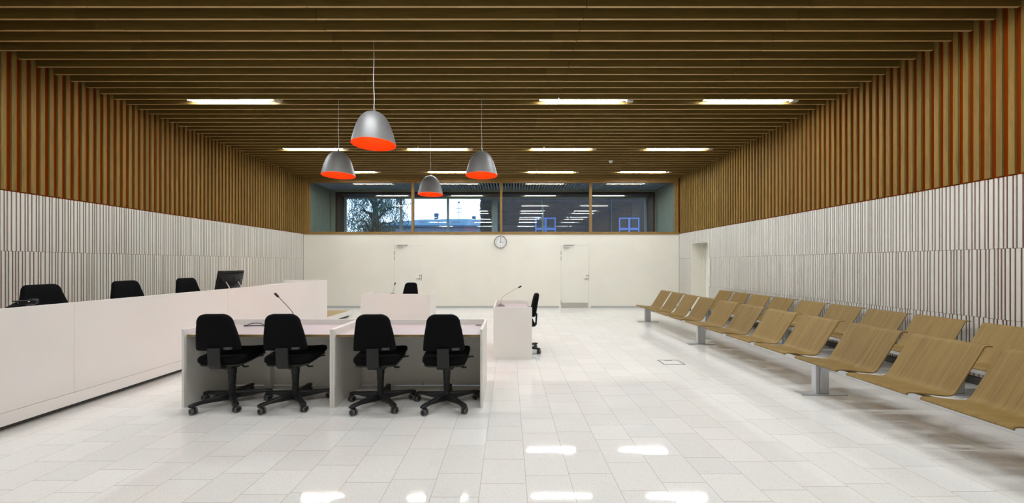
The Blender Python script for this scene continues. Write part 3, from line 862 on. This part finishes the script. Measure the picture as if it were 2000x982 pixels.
# ------------------------------------------------------------------ small fittings
# clock
ck = empty('wall_clock', (-.273, YB, 2.128)); tag(ck, 'round white wall clock showing three, between the two back doors', 'clock')
Mx = Matrix.Rotation(pi / 2, 4, 'X')
MB().lathe([(0, .001), (.195, .001), (.203, .012), (.203, .038), (.195, .046), (.183, .046), (.180, .034)], 64, Mx).obj('clock_rim', m_chrome, ck)
MB().lathe([(0, .033), (.182, .033)], 64, Mx).obj('clock_face', m_clockface, ck)
nm = MB()
for h in range(60):
    a = h * 6
    if h % 5: continue
    Mr = Matrix.Rotation(R(a), 4, 'Y'); nm.box(-.003, .003, -.0355, -.0335, .158, .172, Mr)
nm.obj('hour_marks', m_ink, ck, smooth=0)
for h in range(1, 13):
    cu = bpy.data.curves.new('numeral', 'FONT'); cu.body = str(h); cu.size = .046; cu.align_x = 'CENTER'; cu.align_y = 'CENTER'; cu.extrude = .0006
    ob = bpy.data.objects.new('numeral', cu); C.objects.link(ob)
    me = bpy.data.meshes.new_from_object(ob.evaluated_get(bpy.context.evaluated_depsgraph_get()))
    bpy.data.objects.remove(ob)
    no = bpy.data.objects.new('numeral', me); C.objects.link(no); me.materials.clear(); me.materials.append(m_ink); no.parent = ck
    no.rotation_euler = (pi / 2, 0, 0); a = R(h * 30); no.location = (.133 * sin(a), -.0345, .133 * cos(a))
hd = MB(); hd.box(-.007, .007, -.039, -.037, -.03, .10, Matrix.Rotation(R(91), 4, 'Y')); hd.obj('hour_hand', m_ink, ck, smooth=0)
hd = MB(); hd.box(-.005, .005, -.042, -.040, -.035, .150, Matrix.Rotation(R(4), 4, 'Y')); hd.obj('minute_hand', m_ink, ck, smooth=0)
# switch
sw = empty('light_switch', (XR + .010, DY0 - .055, 1.18)); tag(sw, 'white double light switch on the strip beside the recessed door', 'light switch')
MB().box(-.008, 0, -.04, .04, -.08, .08).obj('switch_plate', m_white, sw, bevel=.003)
for z in (-.04, .04): MB().box(-.013, -.008, -.026, .026, z - .03, z + .03).obj('rocker', m_white, sw, bevel=.002)
# smoke detector
y_sd = snap(700 * 2.73 / (515 - 318)); x_sd = (1193 - 994) / 700 * y_sd
sd = empty('smoke_detector', (x_sd, y_sd, ZC)); tag(sd, 'small round white smoke detector on the slatted ceiling', 'smoke detector')
MB().lathe([(0, -.045), (.03, -.045), (.042, -.03), (.052, -.012), (.055, 0), (.055, .012), (0, .012)], 28).obj('detector_body', m_white, sd)
MB().lathe([(0, -.052), (.014, -.052), (.016, -.044)], 16).obj('detector_sensor', m_lgrey, sd)
MB().cyl((0, 0, .012), (0, 0, .23), .012).obj('mount_rod', m_darkgrey, sd)
# floor box
fb = empty('floor_box', (2.345, 5.185, 0)); tag(fb, 'square floor outlet box with dark metal rim, flush in the tiles left of the seats', 'floor box')
f = MB(); a, b = .152, .118
q = .014; f.box(-a, a, -b, -b + q, 0, .003); f.box(-a, a, b - q, b, 0, .003); f.box(-a, -a + q, -b + q, b - q, 0, .003); f.box(a - q, a, -b + q, b - q, 0, .003)
f.obj('box_rim', m_darkgrey, fb)
MB().box(-a + q, a - q, -b + q, b - q, 0, .0015).obj('box_lid', m_floor, fb, smooth=0)
MB().box(-.055, .055, b - .036, b - .0145, .0015, .003).obj('cable_flap', m_darkgrey, fb, smooth=0)

# ------------------------------------------------------------------ outside
gr = MB().box(-80, 80, 13.95, 120, -.2, -.05).obj('ground', mat('asphalt', (.10, .11, .11), .9), smooth=0); struct(gr)
m_leaf = mat('willow_leaf', (.085, .15, .105), .6); m_bark = mat('dark_bark', (.05, .045, .04), .9)
def tree(loc, lab):
    r = empty('tree', loc); tag(r, lab, 'tree')
    rng = random.Random(5)
    tk = MB(); tk.tube([(0, 0, -.05), (.05, 0, 1.5), (0, 0, 3.2), (.1, 0, 4.6), (-.05, .1, 6.2), (.1, 0, 8.0)], [.30, .27, .25, .22, .15, .05], 10)
    ends = []
    for k in range(22):
        z = 2.6 + 5.0 * k / 22; a = k * 2.4 + rng.random(); L = (2.0 - .10 * abs(z - 5)) * (.8 + .4 * rng.random())
        p = [(0, 0, z)]
        for q in range(1, 7):
            w = q / 6; p.append((cos(a) * L * w + rng.uniform(-.08, .08), sin(a) * L * w + rng.uniform(-.08, .08), z + 1.0 * sin(w * 2.4) * (.7 + .6 * rng.random())))
        tk.tube(p, [.11, .09, .07, .055, .04, .03, .015], 6)
        ends += p[2:]
    tk.obj('trunk', m_bark, r)
    lf = MB()
    for k in range(1250):
        e = rng.choice(ends)
        x, y, z = e[0] * 1.05 + rng.gauss(0, .27), e[1] * 1.05 + rng.gauss(0, .27), e[2] + rng.gauss(.1, .25)
        n = rng.randint(6, 15); dx, dy = rng.uniform(-.045, .045), rng.uniform(-.045, .045)
        for q in range(n):
            px, py, pz = x + dx * q + rng.gauss(0, .05), y + dy * q + rng.gauss(0, .05), z - .075 * q
            a = rng.random() * 6.28; l = rng.uniform(.11, .22); w = rng.uniform(.02, .038)
            ux, uy, uz = cos(a) * .6, sin(a) * .6, -.8
            sx_, sy_ = -sin(a), cos(a)
            lf.add([(px, py, pz), (px + ux * l * .5 + sx_ * w, py + uy * l * .5 + sy_ * w, pz + uz * l * .5), (px + ux * l, py + uy * l, pz + uz * l), (px + ux * l * .5 - sx_ * w, py + uy * l * .5 - sy_ * w, pz + uz * l * .5)], [(0, 1, 2, 3)])
    lf.obj('foliage', m_leaf, r, smooth=0)
tree((-9.75, 26, 0), 'green willow tree outside, seen through the left of the window')

# copper roofed house
m_copper = mat('pale_copper_roof', (.15, .29, .29), .6); m_pale = mat('pale_blue_render', (.24, .27, .33), .8); m_vent = mat('blue_grey_vent', (.05, .12, .20), .5)
hb = empty('house', (-11.0, 60, 0)); tag(hb, 'long low house with pale copper roof outside the window', 'house')
ez, rz_, = 7.55, 8.95
MB().box(-12, 12, -3, 6, -.05, ez - .05).obj('house_wall', m_pale, hb, smooth=0)
rf = MB(); rf.add([(-12.5, -3.5, ez), (12.5, -3.5, ez), (12.5, 6.5, ez), (-12.5, 6.5, ez), (-2.9, 1.5, rz_ + .16), (9.5, 1.5, rz_ + .16), (-12.5, -3.5, ez - .15), (12.5, -3.5, ez - .15), (12.5, 6.5, ez - .15), (-12.5, 6.5, ez - .15)],
    [(0, 1, 5, 4), (1, 2, 5), (2, 3, 4, 5), (3, 0, 4), (6, 7, 1, 0), (7, 8, 2, 1), (8, 9, 3, 2), (9, 6, 0, 3), (6, 9, 8, 7)])
for k in range(30):
    x = -7.0 + .62 * k
    rf.tube([(x, -3.5, ez + .02), (x + .0, 1.45, rz_ + .16 if x > -2.9 else ez + (rz_ - ez) * (x + 12.5) / 9.6)], .03, 4)
rf = rf.obj('roof', m_copper, hb, smooth=0)
m_pink = mat('pale_pink_glass', (.34, .26, .30), .3)
for x in (-3.2, -.4, 2.4, 5.7):
    y = -1.2; MB().box(x - .5, x + .5, y - .35, y + .35, ez + .62, ez + .85).obj('skylight', m_pink, rf, smooth=0)
MB().lathe([(0, 0), (.36, 0), (.36, .75), (.42, .75), (.42, 1.0), (0, 1.0)], 16, loc=(-1.45, 1.5, rz_ + .1)).obj('roof_vent', m_vent, hb)
MB().box(4.7, 5.3, 1.2, 1.8, rz_, rz_ + .6).obj('chimney', m_vent, hb, smooth=0)
an = MB(); an.tube([(2.4, 1.5, rz_), (2.4, 1.5, rz_ + 3.1)], .035, 6); an.box(2.25, 2.55, 1.4, 1.6, rz_ + 2.9, rz_ + 3.15)
for z in (1.3, 1.9): an.box(1.9, 2.9, 1.47, 1.53, rz_ + z, rz_ + z + .05)
an.obj('aerial', m_vent, hb, smooth=0)
f = MB(); f.box(-12.5, 12.5, -3.6, -3.45, ez - .3, ez - .1); f.obj('gutter', m_vent, hb, smooth=0)

# dark brick building
BYY = 26.0
bd = empty('brick_building', (9.0, BYY, 0)); tag(bd, 'dark brick building with blue framed windows outside the right of the window', 'building')
bx0 = -1.75 - 9.0
MB().box(bx0, 14, 0, 8, -.05, 13).obj('brick_wall', m_brick, bd, smooth=0)
m_blue = mat('blue_window_frame', (.14, .22, .46), .5)
for px0, px1 in ((1045, 1085.5), (1208, 1248)):
    x0 = (px0 - 994) / 700 * BYY - 9.0; x1 = (px1 - 994) / 700 * BYY - 9.0; zt = 1.424 + 90 * BYY / 700; zb = zt - 1.75
    f = MB(); q = .10; xm = (x0 + x1) / 2; zm = zt - .80
    for a, b in ((x0, x0 + q), (xm - .08, xm + .08), (x1 - q, x1)): f.box(a, b, -.10, -.005, zb, zt)
    for a, b in ((zt - q, zt), (zm - .10, zm + .06), (zb, zb + q)): f.box(x0 + .005, x1 - .005, -.095, -.006, a, b)
    fo = f.obj('window_frame', m_blue, bd, smooth=0)
    MB().box(x0 + .02, x1 - .02, -.03, -.004, zb + .02, zt - .02).obj('pane', m_glass3, fo, smooth=0)
x = (1193 - 994) / 700 * BYY - 9.0
MB().tube([(x, -.08, -.04), (x, -.08, 11)], .04, 8).obj('downpipe', mat('teal_downpipe', (.04, .10, .12), .5), bd)
iv = MB(); rng = random.Random(3)
for k in range(2600):
    z = rng.uniform(2.5, 7.6); xx = bx0 + abs(rng.gauss(0, .55)) - .18 - rng.random() * .12; yy = -rng.random() * .25
    a = rng.random() * 6.28; s_ = rng.uniform(.05, .11)
    iv.add([(xx + s_ * cos(a + q * pi / 2), yy - .05 * sin(a + q), z + s_ * sin(a + q * pi / 2)) for q in range(4)], [(0, 1, 2, 3)])
iv.obj('ivy', mat('dark_ivy', (.035, .04, .035), .8), bd, smooth=0)
